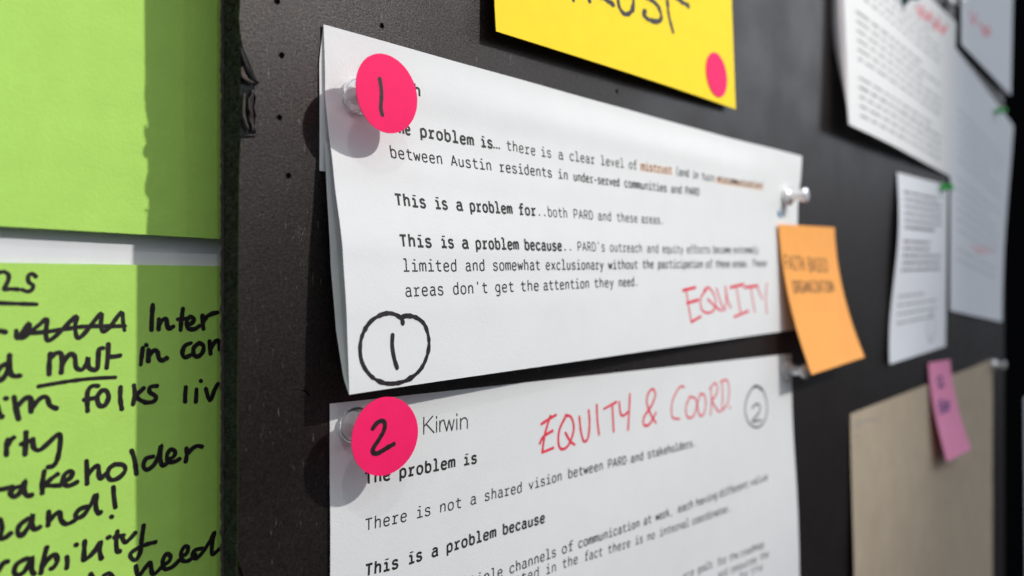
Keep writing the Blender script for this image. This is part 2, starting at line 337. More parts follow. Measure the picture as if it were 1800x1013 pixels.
WORDS = [
 (G1, .9, [[(-60,330),(-30,300),(0,295),(22,292),(42,305),(45,330),(30,365),(22,385),(50,382),(95,384)], [(188,318),(170,302),(148,315),(150,345),(172,362),(168,385),(145,395),(115,385)]]),
 (G1, .9, [[(-60,455),(0,456),(60,458),(120,460),(192,462)]]),
 (G1, 1.0, [[(-30,600),(0,602),(30,608)]]),
 (G1, 1.0, [[(85,600),(90,640),(110,620),(152,562),(148,610),(130,632),(110,640)], [(110,640),(160,605),(205,570),(245,540),(240,610),(250,652),(290,630),(340,580),(400,525),(393,580),(405,638),(435,622),(470,580),(530,510),(528,570),(542,605),(580,575),(635,505),(645,560),(652,598)], [(150,614),(250,605),(350,590),(450,578),(560,577),(655,576)]]),
 (G1, 1.12, [[(800,465),(795,530),(793,598)], [(832,540),(830,595)], [(832,572),(850,545),(870,540),(875,570),(885,590),(908,578)], [(958,485),(950,540),(945,597)], [(930,541),(985,537)], [(978,572),(1005,560),(1015,540),(995,528),(978,552),(985,588),(1018,592),(1045,575)], [(1060,520),(1062,560),(1065,592)], [(1064,552),(1085,525),(1115,510),(1140,505)]]),
 (G1, 1.08, [[(40,772),(5,790),(-20,830),(-5,862),(25,838),(45,790),(50,728)], [(50,728),(50,790),(65,835),(105,836)]]),
 (G1, 1.08, [[(265,720),(258,770),(257,830)], [(262,745),(290,720),(318,720),(325,760),(320,822)], [(324,782),(345,745),(372,722),(392,740),(398,790),(425,806),(450,780),(462,738),(464,790),(484,806)], [(540,692),(518,700),(514,750),(510,795),(495,808),(480,800)], [(567,670),(565,730),(558,796)], [(562,737),(600,736),(630,730)]]),
 (G1, .9, [[(200,893),(300,875),(400,860),(500,850),(605,845)]]),
 (G1, 1.12, [[(748,690),(742,735),(737,777)], [(764,674),(768,678)], [(778,700),(776,762)], [(778,738),(805,705),(825,713),(832,745),(850,756),(875,743)]]),
 (G1, 1.12, [[(1000,665),(968,680),(955,715),(967,740),(1002,727)], [(1042,665),(1015,690),(1015,725),(1035,736),(1060,715),(1065,680),(1043,664)], [(1097,655),(1102,722)], [(1102,700),(1125,660),(1145,655),(1150,700)]]),
 (G0, 1.08, [[(16,479),(20,480)], [(42,475),(48,510),(56,542)], [(50,505),(75,480),(92,480),(93,520)], [(95,508),(120,480),(140,476),(150,500),(170,510)], [(-10,500),(0,530),(8,535)]]),
 (G0, 1.08, [[(295,442),(275,443),(263,460),(262,490),(263,518)], [(252,484),(287,478)], [(306,455),(292,475),(298,500),(315,500),(326,475),(318,456),(303,457)], [(362,445),(361,480),(366,512)], [(402,440),(405,470),(399,498)], [(432,448),(406,472)], [(406,472),(420,484),(440,492)], [(472,442),(452,445),(449,460),(468,474),(460,489),(434,492)]]),
 (G0, 1.08, [[(558,445),(556,470),(556,490)], [(590,452),(588,490)], [(602,426),(604,428)], [(618,450),(630,486),(645,452),(655,435)]]),
 (G2, 1.08, [[(45,235),(37,280),(36,325)], [(40,275),(60,240),(82,222)], [(148,193),(146,260),(142,322)], [(120,262),(175,242)], [(187,232),(192,282),(225,296),(275,255),(318,215),(342,212),(340,280),(325,350),(303,385),(272,392)]]),
 (G2, 1.08, [[(-30,525),(30,515),(70,505)], [(132,500),(82,512),(60,540),(80,562),(110,540),(135,490),(142,468),(138,530),(158,556),(185,549)], [(252,415),(242,480),(240,542)], [(247,502),(290,460),(328,432)], [(250,492),(290,498),(345,496)], [(352,476),(392,460),(412,430),(395,416),(365,440),(360,480),(385,499),(420,488),(442,474)], [(492,357),(495,420),(495,489)], [(497,440),(530,400),(558,386),(562,430),(572,457),(592,440),(615,418)], [(655,375),(622,400),(612,440),(635,466),(680,450),(712,410),(700,380),(652,376)], [(748,297),(765,350),(776,432)], [(872,332),(830,345),(815,385),(835,407),(870,385),(900,335),(916,268),(912,340),(922,382),(945,374)], [(948,350),(985,335),(996,305),(970,292),(950,325),(956,360),(990,362),(1022,345)], [(1060,285),(1062,320),(1055,362)], [(1062,322),(1090,290),(1120,272),(1150,276)]]),
 (G2, 1.08, [[(0,690),(12,740),(0,792),(25,796),(62,768)], [(160,685),(115,720),(100,760),(120,782),(150,750),(178,700),(187,655),(182,720),(197,747),(228,733)], [(277,645),(276,690),(273,725)], [(278,702),(310,665),(340,650),(346,690),(372,716),(410,705),(442,680)], [(495,615),(450,635),(430,665),(445,682),(480,660),(520,600),(547,548),(545,620),(560,656),(576,645)], [(645,505),(648,560),(656,622)], [(632,674),(637,677)]]),
 (G2, 1.08, [[(-10,985),(20,938),(48,930)], [(155,912),(100,940),(80,985),(100,1008),(140,985),(170,930),(182,902),(180,975),(195,1002)], [(266,848),(247,920),(232,997)], [(240,962),(280,910),(314,890),(325,928),(302,966),(288,970)], [(380,903),(383,935),(379,968)], [(430,834),(437,836)], [(482,813),(479,860),(475,922)], [(475,922),(510,900),(545,860),(572,818),(567,870),(577,914)], [(612,795),(624,789)], [(668,757),(661,810),(666,868),(686,870)], [(650,792),(705,780)], [(692,785),(710,820),(740,800),(770,765)], [(817,723),(806,800),(796,880),(770,922),(744,905),(746,880),(790,850),(840,830),(885,819)]]),
 (G2, 1.08, [[(515,1000),(535,1030)], [(590,1010),(620,998),(650,1030)], [(772,955),(787,1010),(830,960),(855,935),(862,985),(877,1002),(920,960)], [(928,950),(960,930),(970,900),(945,888),(925,930),(937,972),(980,960),(1022,920)], [(1028,900),(1060,885),(1070,850),(1050,845),(1030,880),(1037,922),(1072,925),(1112,890)], [(1152,855),(1110,865),(1095,895),(1115,912),(1150,880),(1190,820),(1220,763),(1206,830),(1207,888),(1232,872)], [(1244,858),(1250,862)]]),
]
for (off, sc), wd, strokes in WORDS:
    k = Ink(lo_s)
    for s_ in strokes: k.px(s_, off, sc, wd)
    k.out('handwritten_word', MARKER, gl)

# ---------------------------------------------------------------- the black foam board
X0 = at(418.5, 500).x; X1 = 886.0; ZB, ZT = -400.0, 440.0; T = 9.0
bd = thing('foam_board', 'large black foam board with a torn left edge, papers pinned all over it', 'pinboard', ((X0 + X1) / 2, 4, ZB))
# face paper: its left outline is torn where pixels of the photo show the core
EDGE = [(422, -40), (422.5, 0), (421, 30), (423, 60), (427, 85), (436, 104), (443, 122), (448, 133), (455, 146), (449, 151), (446, 160), (450, 172), (447, 188), (450, 203), (447, 220), (450, 234), (440, 236), (432, 240), (424, 243), (421, 300), (420, 420), (419.5, 560), (418, 700), (419, 850), (417, 1013), (418, 1060)]
dense = []
for (a, b), (c, d) in zip(EDGE, EDGE[1:]):
    n = max(2, int(abs(d - b) / 4))
    for i in range(n):
        t = i / n; x, y = a + (c - a) * t, b + (d - b) * t
        dense.append((x + .9 * noise.noise(Vector((0, y * .12, 0))) + .5 * noise.noise(Vector((5, y * .5, 0))), y))
out = [Vector((X0 + .3, 0, ZT))] + [at(x, y, 0) for x, y in dense] + [Vector((X0, 0, ZB))]
tp = 0.45
V = []; F = []
for p in out: V += [(p.x, -.0, p.z), (p.x, tp, p.z), (X0 + 14, 0, p.z), (X0 + 14, tp, p.z)]
for i in range(len(out) - 1):
    a = 4 * i; b = a + 4
    F += [(a, b, b + 2, a + 2), (a, a + 1, b + 1, b), (a + 1, a + 3, b + 3, b + 1)]
n0 = len(V); V += [(X1, 0, ZT), (X1, tp, ZT), (X1, 0, ZB), (X1, tp, ZB)]
m = len(out) - 1
F += [(2, 4 * m + 2, n0 + 2, n0), (n0, n0 + 2, n0 + 3, n0 + 1), (3, n0 + 1, n0 + 3, 4 * m + 3)]
# one polygon down the inner seam so that no T-joints show
seam = [4 * i + 2 for i in range(len(out))]
F[-3] = tuple(seam + [n0 + 2, n0])
F[-1] = tuple([4 * i + 3 for i in range(len(out))][::-1] + [n0 + 1, n0 + 3])
mesh('face_paper', V, F, BOARD, bd)
# foam core: rough cut side
def core_side():
    V, F = [], []; nz, ny = 420, 12; zt, zb = 95.0, -95.0
    zs = [ZT] + [zt + (zb - zt) * i / nz for i in range(nz + 1)] + [ZB]
    for z in zs:
        for j in range(ny + 1):
            y = tp + .05 + (T - tp - .1) * j / ny
            d = .55 * noise.noise(Vector((z * .35, y * .6, 0))) + .35 * noise.noise(Vector((z * 1.3, y * 1.5, 4))) + .2 * noise.noise(Vector((z * 4, y * 4, 9)))
            if j in (0, ny): d *= .4
            V.append((X0 + .8 + d, y, z))
    for i in range(len(zs) - 1):
        for j in range(ny):
            a = i * (ny + 1) + j; F.append((a, a + ny + 1, a + ny + 2, a + 1))
    k = len(V)
    # front, back and far side of the core
    V += [(X1 - .3, tp + .05, ZT), (X1 - .3, tp + .05, ZB), (X1 - .3, T - .05, ZT), (X1 - .3, T - .05, ZB)]
    fr = [i * (ny + 1) for i in range(len(zs))]; bk = [i * (ny + 1) + ny for i in range(len(zs))]
    F.append(tuple(fr[::-1] + [k, k + 1])); F.append(tuple(bk + [k + 3, k + 2])); F.append((k, k + 2, k + 3, k + 1))
    return mesh('foam_core', V, F, FOAM, bd)
core_side()
V, F = [], []
zs = [ZT] + [95 - 190 * i / 300 for i in range(301)] + [ZB]
for z in zs:
    x = X0 + .15 + .35 * noise.noise(Vector((z * .5, 3, 0))) + .2 * noise.noise(Vector((z * 2.5, 8, 0)))
    V += [(x, T, z), (x, T + .28, z)]
k = len(V); V += [(X1, T, ZT), (X1, T, ZB), (X1, T + .28, ZT), (X1, T + .28, ZB)]
for i in range(len(zs) - 1): F.append((2 * i, 2 * i + 1, 2 * i + 3, 2 * i + 2))
F.append(tuple([2 * i for i in range(len(zs))] + [k + 1, k])); F.append(tuple([2 * i + 1 for i in range(len(zs))][::-1] + [k + 2, k + 3]))
mesh('back_paper', V, F, KRAFTEDGE, bd)
# torn flaps of face paper curling out of the notch
def flap(path, wid, lift, mt=BOARD):
    V, F = [], []; n = 6; q = smooth_line(path, n=4)
    for i, (x, y) in enumerate(q):
        t = i / (len(q) - 1); ww = wid * (.35 + .65 * math.sin(math.pi * min(.95, t * .9 + .08))) * (1 + .5 * noise.noise(Vector((y * .2, x * .1, 2))))
        for j in range(n + 1):
            s = j / n; P = at(x + ww * (s - 1) * 1.0, y + 2 * noise.noise(Vector((y * .1, s, 7))), .12 + lift * math.sin(t * 3.0) * (1 - s) ** 1.3 + .15 * noise.noise(Vector((x * .3, y * .3, s * 3))))
            V.append(P)
    for i in range(len(q) - 1):
        for j in range(n):
            a = i * (n + 1) + j; F.append((a, a + 1, a + n + 2, a + n + 1))
    o = mesh('torn_flap', V, F, mt, bd, True)
    md = o.modifiers.new('thick', 'SOLIDIFY'); md.thickness = .0002
    return o
flap([(424, 84), (433, 104), (440, 122), (453, 146)], 5, .9)
flap([(431, 164), (430, 185), (430, 203), (437, 228)], 3.5, .8, KRAFTEDGE)
flap([(447, 158), (444, 180), (445, 205), (447, 234)], 8, .35)
flap([(428, 118), (430, 128), (437, 140), (447, 146)], 7, .8, KRAFTEDGE)
flap([(424, 236), (432, 239), (440, 240), (449, 240)], 4, .6)
flap([(416, 958), (420, 975), (425, 995), (431, 1020)], 4, .6)
# old pin holes: raised torn rim, shade of the pit painted as a flat black disc
def hole(x, y, r):
    c = at(x, y, 0); V, F = [], []; n = 14
    for i in range(n):
        a = 2 * math.pi * i / n; k = 1 + .18 * noise.noise(Vector((x + math.cos(a), y + math.sin(a), 0)))
        for rr, h in ((r * k, .03), (r * 1.25 * k, .12), (r * 1.7 * k, .015)): V.append((c.x + rr * math.cos(a), -h, c.z + rr * math.sin(a)))
    cc = len(V); V.append((c.x, -.02, c.z))
    for i in range(n):
        a = 3 * i; b = 3 * ((i + 1) % n); F += [(a, b, b + 1, a + 1), (a + 1, b + 1, b + 2, a + 2), (a, cc, b)]
    o = mesh('pin_hole', V, F, [BOARD, HOLE], bd)
    for i, p in enumerate(o.data.polygons):
        if i % 3 == 2 or (i % 3 == 0): p.material_index = 1
for x, y, r in ((671, 45, .5), (495, 97, .52), (491, 206, .48), (507, 308, .5), (487, 2, .52), (1084, 160, .6), (402, 612, .5), (1083, 651, .5)):
    if x > 420: hole(x, y, r)
# scuffs: thin raised fibres and a short scored crescent
def scuff(pts, wd, mt, e=.02):
    bs = Sheet(Vector((0, 0, 200)), Vector((1000, 0, 200)), Vector((0, 0, -200)), Vector((1000, 0, -200)))
    k = Ink(bs); k.e = e
    k.px(pts, (0, 0), 1, wd); return k.out('surface_scratch', mt, bd)
SCR = mat('scratched_fibre', (.16, .145, .13), .8, .3, .4, 900, .3)
scuff([(531, 687), (538, 688), (543, 696)], .3, HOLE)
for i in range(16):
    x, y = 528 + random.gauss(0, 9), 412 + random.gauss(0, 10)
    scuff([(x, y), (x + random.uniform(1, 4), y - random.uniform(3, 8))], .06, SCR)
for x, y in ((516, 95), (524, 214), (509, 322), (612, 30), (470, 150), (455, 380), (540, 55)):
    scuff([(x, y), (x + 3, y - 5)], .07, SCR)

# ---------------------------------------------------------------- push pins and round stickers
PROF_C = [(.0, 0), (3.3, 0), (4.3, .25), (4.72, 1.0), (4.7, 1.8), (4.3, 2.6), (3.6, 3.1), (2.9, 3.5), (2.5, 4.2), (2.35, 5.4), (2.4, 6.8), (2.6, 8.0), (3.0, 8.7), (3.5, 9.1), (3.75, 9.7), (3.7, 10.3), (3.4, 10.8), (2.8, 11.0), (0, 11.1)]
def pin(c, label, mt, group, sc=1.0, tilt=(0, 0)):
    t = thing('push_pin', label, 'push pin', (c.x, c.y, c.z), group)
    n = 40; V, F = [], []
    for i in range(n):
        a = 2 * math.pi * i / n
        for r, y in PROF_C[1:-1]:
            r *= 1 + (.035 if 2.6 < y < 8 else .008) * math.cos(9 * a + .7); V.append((c.x + r * sc * math.cos(a), c.y - y * sc, c.z + r * sc * math.sin(a)))
    k = len(PROF_C) - 2
    for i in range(n):
        for j in range(k - 1):
            a = i * k + j; b = ((i + 1) % n) * k + j; F.append((a, a + 1, b + 1, b))
    F.append(tuple(i * k for i in range(n))); F.append(tuple(i * k + k - 1 for i in range(n))[::-1])
    h = mesh('pin_head', V, F, mt, t, True)
    V, F = [], []; n = 12
    for y, r in ((7, .5), (-.5, .5), (-8, .45), (-9.5, .02)):
        for i in range(n):
            a = 2 * math.pi * i / n; V.append((c.x + r * math.cos(a), c.y - y * sc, c.z + r * math.sin(a)))
    for j in range(3):
        for i in range(n): F.append((j * n + i, j * n + (i + 1) % n, (j + 1) * n + (i + 1) % n, (j + 1) * n + i))
    F.append(tuple(range(n)))
    mesh('needle', V, F, STEEL, t, True)
    t.rotation_euler = (R(tilt[0]), 0, R(tilt[1]))
    return t
def dot(c, r, label, strokes, off, sc, wd, yaw=0, pitch=0, kind='flat', nm='pink dot stickers'):
    t = thing('dot_sticker', label, 'sticker', (c.x, c.y, c.z), nm)
    V, F = [], []; n = 64; rings = 5
    cs = math.cos(R(yaw)); sn = math.sin(R(yaw)); cp = math.cos(R(pitch)); sp = math.sin(R(pitch))
    def X(lx, lz, e):   # local disc point: bend a little, then yaw and pitch
        bend = (.30 * (lx / r) ** 2 - .12 * (lz / r) ** 2) if kind == 'bent' else 0
        p = Vector((lx, -e - bend, lz)); p = Vector((p.x, p.y * cp - p.z * sp, p.y * sp + p.z * cp))
        return c + Vector((p.x * cs - p.y * sn, p.x * sn + p.y * cs, p.z))
    for e in (.09, -.09):
        V.append(X(0, 0, e))
        for j in range(1, rings + 1):
            for i in range(n):
                a = 2 * math.pi * i / n; V.append(X(r * j / rings * math.cos(a), r * j / rings * math.sin(a), e))
    m_ = 1 + rings * n
    for s in (0, m_):
        for i in range(n): F.append((s, s + 1 + i, s + 1 + (i + 1) % n))
        for j in range(rings - 1):
            for i in range(n): F.append((s + 1 + j * n + i, s + 1 + (j + 1) * n + i, s + 1 + (j + 1) * n + (i + 1) % n, s + 1 + j * n + (i + 1) % n))
    for i in range(n): a = 1 + (rings - 1) * n; F.append((a + i, a + (i + 1) % n, m_ + a + (i + 1) % n, m_ + a + i))
    mesh('sticker_disc', V, F, PINKDOT, t)
    if strokes:
        class S:  # the disc as a drawing surface, in mm
            W = H = 1
            def pt(s, x, y, e): return X(x, -y, .09 + e)
            def inv(s, px, py):
                x, y = 0., 0.
                for _ in range(10):
                    a, b = proj(s.pt(x, y, 0)); a1, b1 = proj(s.pt(x + .1, y, 0)); a2, b2 = proj(s.pt(x, y + .1, 0))
                    j = ((a1 - a) * 10, (a2 - a) * 10, (b1 - b) * 10, (b2 - b) * 10); d = j[0] * j[3] - j[1] * j[2]
                    x += ((px - a) * j[3] - j[1] * (py - b)) / d; y += (j[0] * (py - b) - (px - a) * j[2]) / d
                return x, y
        k = Ink(S())
        for s_ in strokes: k.px(s_, off, sc, wd)
        k.out('handwritten_number', MARKER, t)
    return t

# ---------------------------------------------------------------- folded sheet number 1
def hl(v):
    pts = [(-.1, 1.6), (0, 1.9), (.09, 1.9), (.2, 1.9), (.28, 2.8), (.4, 4.8), (.62, 8.8), (.8, 10.5), (1, 11.6), (1.1, 11.8)]
    for (a, b), (c, d) in zip(pts, pts[1:]):
        if v <= c:
            return b + (d - b) * sm(a, c, v) * .4 + (d - b) * (v - a) / (c - a) * .6
    return pts[-1][1]
def dimple(u, v, pu, pv, W, H, a, rr):
    d2 = ((u - pu) * W) ** 2 + ((v - pv) * H) ** 2; return a * math.exp(-d2 / rr ** 2)
def h1(u, v): return max(.35, h1_(u, v))
def h1_(u, v):
    return - dimple(u, v, .035, .19, 279, 90, .9, 9) - dimple(u, v, .965, .33, 279, 90, .5, 12) + .10 * math.sin(u * 31 + v * 5) * (1 - v) * sm(.3, 0, v) + 1.3 + (hl(v) - 1.3) * (1 - min(1, max(0, u))) ** 1.7 + 2.3 * (sm(0, .15, v) * (1 - sm(.6, 1, u)) + sm(.6, 1, u)) * (.25 + .75 * sm(0, .4, u)) + 1.3 * sm(.72, 1, u) * (1 - sm(0, .3, v)) - 1.0 - 1.0 * sm(.6, 1, u) + .5 * math.sin(u * 5 + 1) * math.sin(v * 3.1) + .12 * noise.noise(Vector((u * 6, v * 4, 2)))
Z = lambda y: Vector(y)
s1 = Sheet(Vector((98.8, 0, 64.7)), Vector((380.0, 0, 68.2)), Vector((99.3, 0, -25.2)), Vector((375.5, 0, -21.4)), bend=h1)
p1 = thing('folded_sheet', 'white folded typed sheet with black circled 1 and red EQUITY along its bottom', 'paper sheet', (240, -2, -25), 'typed problem sheets')
s1.build('front_panel', PAPER, p1, 90, 50)
class Upper(Sheet):
    def P(s, u, v):
        q = s1.P(u, max(0, v) * .40); hf = -s1.P(u, 0).y
        k = [(0, hf - .13), (.03, hf * .72), (.12, hf * .45), (.5, .55), (1.01, .35)]
        q.y = -max(.3, next((b + (d - b) * (v - a) / (c - a) for (a, b), (c, d) in zip(k, k[1:]) if v <= c), .35)); q.x -= 1.0 * sm(0, .3, v); q.z += .05 * (1 - v)
        return q
Upper(*s1.c).build('folded_back_flap', PAPER, p1, 60, 40)
class Lower(Sheet):
    def P(s, u, v):
        q = s1.P(u, 1 - v * .68); h_front = -q.y
        hb = [(0, h_front - .15), (.06, h_front * .82 - .2), (.25, .55 * h_front), (.5, .40 * h_front), (1, .32 * h_front)]
        q.y = -max(.9, next(b + (d - b) * (v - a) / (c - a) for (a, b), (c, d) in zip(hb, hb[1:]) if v <= c + 1e-3) if v <= 1 else .3 * h_front)
        # at the fold the two layers meet
        hf = -s1.P(u, 1 - v * .68).y
        q.y = -min(-q.y, hf - .15 * (1 if v else 1))
        q.z += .15 * (1 - v)
        return q
lw = Lower(*s1.c); lw.build('folded_back_flap', PAPER, p1, 40, 40)

def lines(sheet, parent, spec, unit=.254):
    for base, segs in spec:
        f = baseline(base); k = {}
        for text, xa, xb, st in segs:
            key = 'b' if st.startswith('b') else 'r'
            k.setdefault(key, Ink(sheet))
            a = sheet.inv(xa, f(xa)); b = sheet.inv(xb, f(xb))
            e = .64 if key == 'b' else .40
            un = unit
            if st == 'big': un = .32; e = .42
            if len(st) > 1 and st[1] == 's': un = .24
            typeset(k[key], text, (a[0] - .15, a[1]), (b[0] + .12, b[1]), e, un)
        for key, kk in k.items():
            kk.out('printed_line', INK if key == 'b' else TONER, parent)
B1 = [(700, 234), (717, 237), (741, 240), (824, 255), (892, 264), (941, 273.5), (1043, 288), (1118, 298), (1180, 306), (1254, 319), (1340, 332)]
B2 = [(688, 277), (778, 289), (864, 300), (977, 313), (1045, 323), (1088, 328), (1169, 337), (1228, 344)]
B3 = [(697, 361), (749, 365.5), (813, 370), (941, 379), (997, 383), (1074, 388.5), (1166, 394)]
B4 = [(705, 433.5), (759, 434.5), (838, 437), (987, 440.5), (1062, 442), (1128, 443.6), (1199, 445), (1331, 445)]
B5 = [(708, 477.5), (803, 476.7), (866, 475.5), (949, 474.4), (1060, 473.5), (1148, 471.4), (1234, 470.5), (1346, 468)]
B6 = [(713, 521.5), (780, 518.3), (872, 514), (950, 510.5), (1035, 506), (1121, 502.5)]
# highlighter strokes under two words
for xa, xb, dy in ((1124, 1182, -5), (1258, 1342, -3)):
    hk = Ink(s1); hk.e = .02
    f = baseline(B1); pts = [s1.inv(x, f(x) + dy) for x in (xa, (xa + xb) / 2, xb)]; hk.strip(pts, 3.1, False, .15)
    hk.out('highlighter_stroke', HILITE, p1)
lines(s1, p1, [
 ([(700, 162), (745, 171)], [('h', 727, 740, 'b')]),
 (B1, [('The', 690, 722, 'b'), ('problem', 738, 833, 'b'), ('is…', 845, 878, 'b'), ('there', 890, 942, 'r'), ('is', 951, 970, 'r'), ('a', 981, 991, 'r'), ('clear', 1001, 1046, 'r'), ('level', 1056, 1097, 'r'), ('of', 1105, 1120, 'r'), ('mistrust', 1127, 1181, 'r'), ('(and', 1187, 1211, 'r'), ('in', 1217, 1227, 'r'), ('turn', 1233, 1256, 'r'), ('miscommunication)', 1261, 1341, 'r')]),
 (B2, [('between', 686, 779, 'r'), ('Austin', 793, 865, 'r'), ('residents', 878, 971, 'r'), ('in', 981, 999, 'r'), ('under-served', 1008, 1089, 'rs'), ('communities', 1097, 1172, 'r'), ('and', 1179, 1198, 'r'), ('PARD', 1204, 1229, 'r')]),
 (B3, [('This', 695, 750, 'b'), ('is', 765, 788, 'b'), ('a', 802, 815, 'b'), ('problem', 826, 901, 'b'), ('for', 912, 943, 'b'), ('..both', 944, 998, 'r'), ('PARD', 1008, 1043, 'r'), ('and', 1051, 1075, 'r'), ('these', 1084, 1121, 'r'), ('areas.', 1127, 1167, 'r')]),
 (B4, [('This', 703, 760, 'b'), ('is', 775, 799, 'b'), ('a', 812, 825, 'b'), ('problem', 836, 912, 'b'), ('because', 922, 988, 'b'), ('..', 989, 1007, 'r'), ("PARD's", 1015, 1064, 'r'), ('outreach', 1072, 1129, 'r'), ('and', 1137, 1158, 'r'), ('equity', 1164, 1201, 'r'), ('efforts', 1207, 1248, 'r'), ('become', 1253, 1285, 'r'), ('extremely', 1289, 1333, 'r')]),
 (B5, [('limited', 708, 804, 'r'), ('and', 818, 853, 'r'), ('somewhat', 866, 950, 'r'), ('exclusionary', 959, 1061, 'r'), ('without', 1069, 1121, 'r'), ('the', 1129, 1149, 'r'), ('participation', 1156, 1235, 'r'), ('of', 1240, 1252, 'r'), ('these', 1257, 1283, 'r'), ('areas.', 1287, 1316, 'r'), ('These', 1321, 1347, 'r')]),
 (B6, [('areas', 712, 781, 'r'), ("don't", 796, 858, 'r'), ('get', 870, 904, 'r'), ('the', 915, 948, 'r'), ('attention', 955, 1036, 'r'), ('they', 1044, 1079, 'r'), ('need.', 1087, 1122, 'r')]),
])
k = Ink(s1)
k.px([(448, 665), (440, 640), (400, 618), (350, 622), (290, 662), (252, 740), (252, 830), (287, 898), (340, 936), (400, 946), (470, 928), (530, 880), (563, 810), (570, 740), (550, 670), (510, 636), (470, 628), (447, 632)], (540, 320), 2.667, 1.2, wob=.6)
k.out('handwritten_circle', MARKER, p1)
k = Ink(s1); k.px([(400, 718), (398, 770), (408, 830), (421, 872)], (540, 320), 2.667, 1.3); k.out('handwritten_number', MARKER, p1)
EQ1 = [[(725, 798), (778, 785)], [(738, 795), (748, 860), (760, 932)], [(742, 852), (790, 838)], [(760, 932), (800, 908)],
 [(825, 795), (800, 830), (805, 880), (835, 893), (862, 870), (858, 820), (832, 785), (812, 800)], [(830, 835), (860, 865), (888, 885)],
 [(866, 790), (885, 850), (900, 884)], [(900, 884), (908, 840), (904, 780)], [(904, 780), (915, 840), (928, 872)],
 [(925, 785), (982, 772)], [(950, 780), (960, 840), (970, 900)], [(942, 910), (1002, 885)], [(985, 785), (1042, 778)], [(1012, 785), (1020, 840), (1030, 890)], [(1040, 788), (1062, 835)], [(1080, 768), (1076, 830), (1080, 895)]]
k = Ink(s1)
for i, st in enumerate(EQ1): k.px(st, (900, 180), 2.4125, 1.35 if i in (0, 2, 3, 9, 11, 12) else 1.0)
k.out('red_handwriting', RED, p1)
k = Ink(s1); k.px([(1368, 374), (1371, 380)], (0, 0), 1, 2.6); k.out('printed_logo', BLUE, p1)

# ---------------------------------------------------------------- flat sheet number 2
s2 = Sheet(at(580, 710, .5), at(1391, 622, .6), at(578, 1950, 1.0), at(1391, 1300, 1.0), bend=None)
tl2 = s2.c[0]; tr2 = s2.c[1]
dirv = (tr2 - tl2); dirv.y = 0; dirv.normalize()
s2 = Sheet(tl2, tr2, Vector((tl2.x - .3, -1.2, tl2.z - 216)), Vector((tr2.x + 3.5, -1.5, tr2.z - 216)),
           bend=lambda u, v: 3.4 * sm(.55, 1.05, u) * sm(0, .6, v) - dimple(u, v, .03, .09, 279, 216, .5, 9) + .25 * math.sin(u * 9 + v * 14) * sm(0, .12, v) + .5 * math.sin(math.pi * u) * sm(0, .3, v) + .1 * noise.noise(Vector((u * 5, v * 5, 8))))
p2 = thing('typed_sheet', 'white typed sheet headed EQUITY & COORD. in red with a circled 2, below the folded sheet', 'paper sheet', (240, -1, -245), 'typed problem sheets')
s2.build('paper', PAPER, p2, 80, 60)
D1 = [(640, 851.5), (685, 843), (706, 832 + 6), (799, 820.6), (838, 813.5)]
D1 = [(640, 852), (685, 843), (708, 839), (799, 821), (838, 813.5)]
D2 = [(643, 933), (714, 916), (757, 905), (811, 892), (851, 881), (917, 865), (987, 844), (1060, 825), (1100, 815.5), (1130, 808), (1222, 784)]
D3 = [(640, 1014), (700, 998), (742, 984), (770, 976), (786, 971), (870, 944), (957, 918)]
D4 = [(640, 1090), (895, 1009), (977, 977.5), (1007, 967), (1123, 926), (1181, 905), (1217, 892), (1259, 876), (1314, 856), (1348, 843)]
D5 = [(880, 1036), (977, 1004), (1015, 990), (1058, 977), (1107, 961), (1151, 946), (1210, 925), (1284, 898)]
D6 = [(1180, 1030), (1226, 1008), (1251, 998), (1276, 989), (1297, 981), (1342, 962)]
D7 = [(1180, 1052), (1284, 1008), (1330, 988), (1350, 979)]
D8 = [(1280, 1028), (1319, 1011), (1341, 1001)]
lines(s2, p2, [
 (D1, [('The', 641, 687, 'b'), ('problem', 701, 800, 'b'), ('is', 814, 839, 'b')]),
 (D2, [('There', 641, 716, 'r'), ('is', 731, 758, 'r'), ('not', 772, 812, 'r'), ('a', 826, 838, 'r'), ('shared', 851, 918, 'r'), ('vision', 929, 988, 'r'), ('between', 998, 1060, 'r'), ('PARD', 1068, 1101, 'r'), ('and', 1108, 1131, 'r'), ('stakeholders.', 1138, 1223, 'r')]),
 (D3, [('This', 641, 701, 'b'), ('is', 717, 743, 'b'), ('a', 758, 771, 'b'), ('problem', 784, 872, 'b'), ('because', 883, 958, 'b')]),
 (D4, [('There are multiple', 641, 884, 'r'), ('channels', 895, 978, 'r'), ('of', 987, 1008, 'r'), ('communication', 1016, 1124, 'r'), ('at', 1131, 1145, 'r'), ('work,', 1152, 1182, 'r'), ('each', 1191, 1218, 'r'), ('having', 1223, 1260, 'r'), ('different', 1264, 1314, 'r'), ('value', 1318, 1349, 'r')]),
 (D5, [('rooted', 880, 948, 'r'), ('in', 959, 978, 'r'), ('the', 988, 1016, 'r'), ('fact', 1027, 1059, 'r'), ('there', 1068, 1108, 'r'), ('is', 1116, 1130, 'r'), ('no', 1137, 1151, 'r'), ('internal', 1159, 1211, 'r'), ('coordinator.', 1216, 1285, 'r')]),
 (D6, [('are', 1200, 1220, 'r'), ('goals', 1226, 1252, 'r'), ('for', 1261, 1277, 'r'), ('the', 1282, 1298, 'r'), ('roadmap', 1301, 1343, 'r')]),
 (D7, [('and', 1262, 1279, 'r'), ('resources', 1284, 1330, 'r'), ('the', 1336, 1351, 'r')]),
 (D8, [('for', 1300, 1315, 'r'), ('the', 1319, 1341, 'r')]),
])
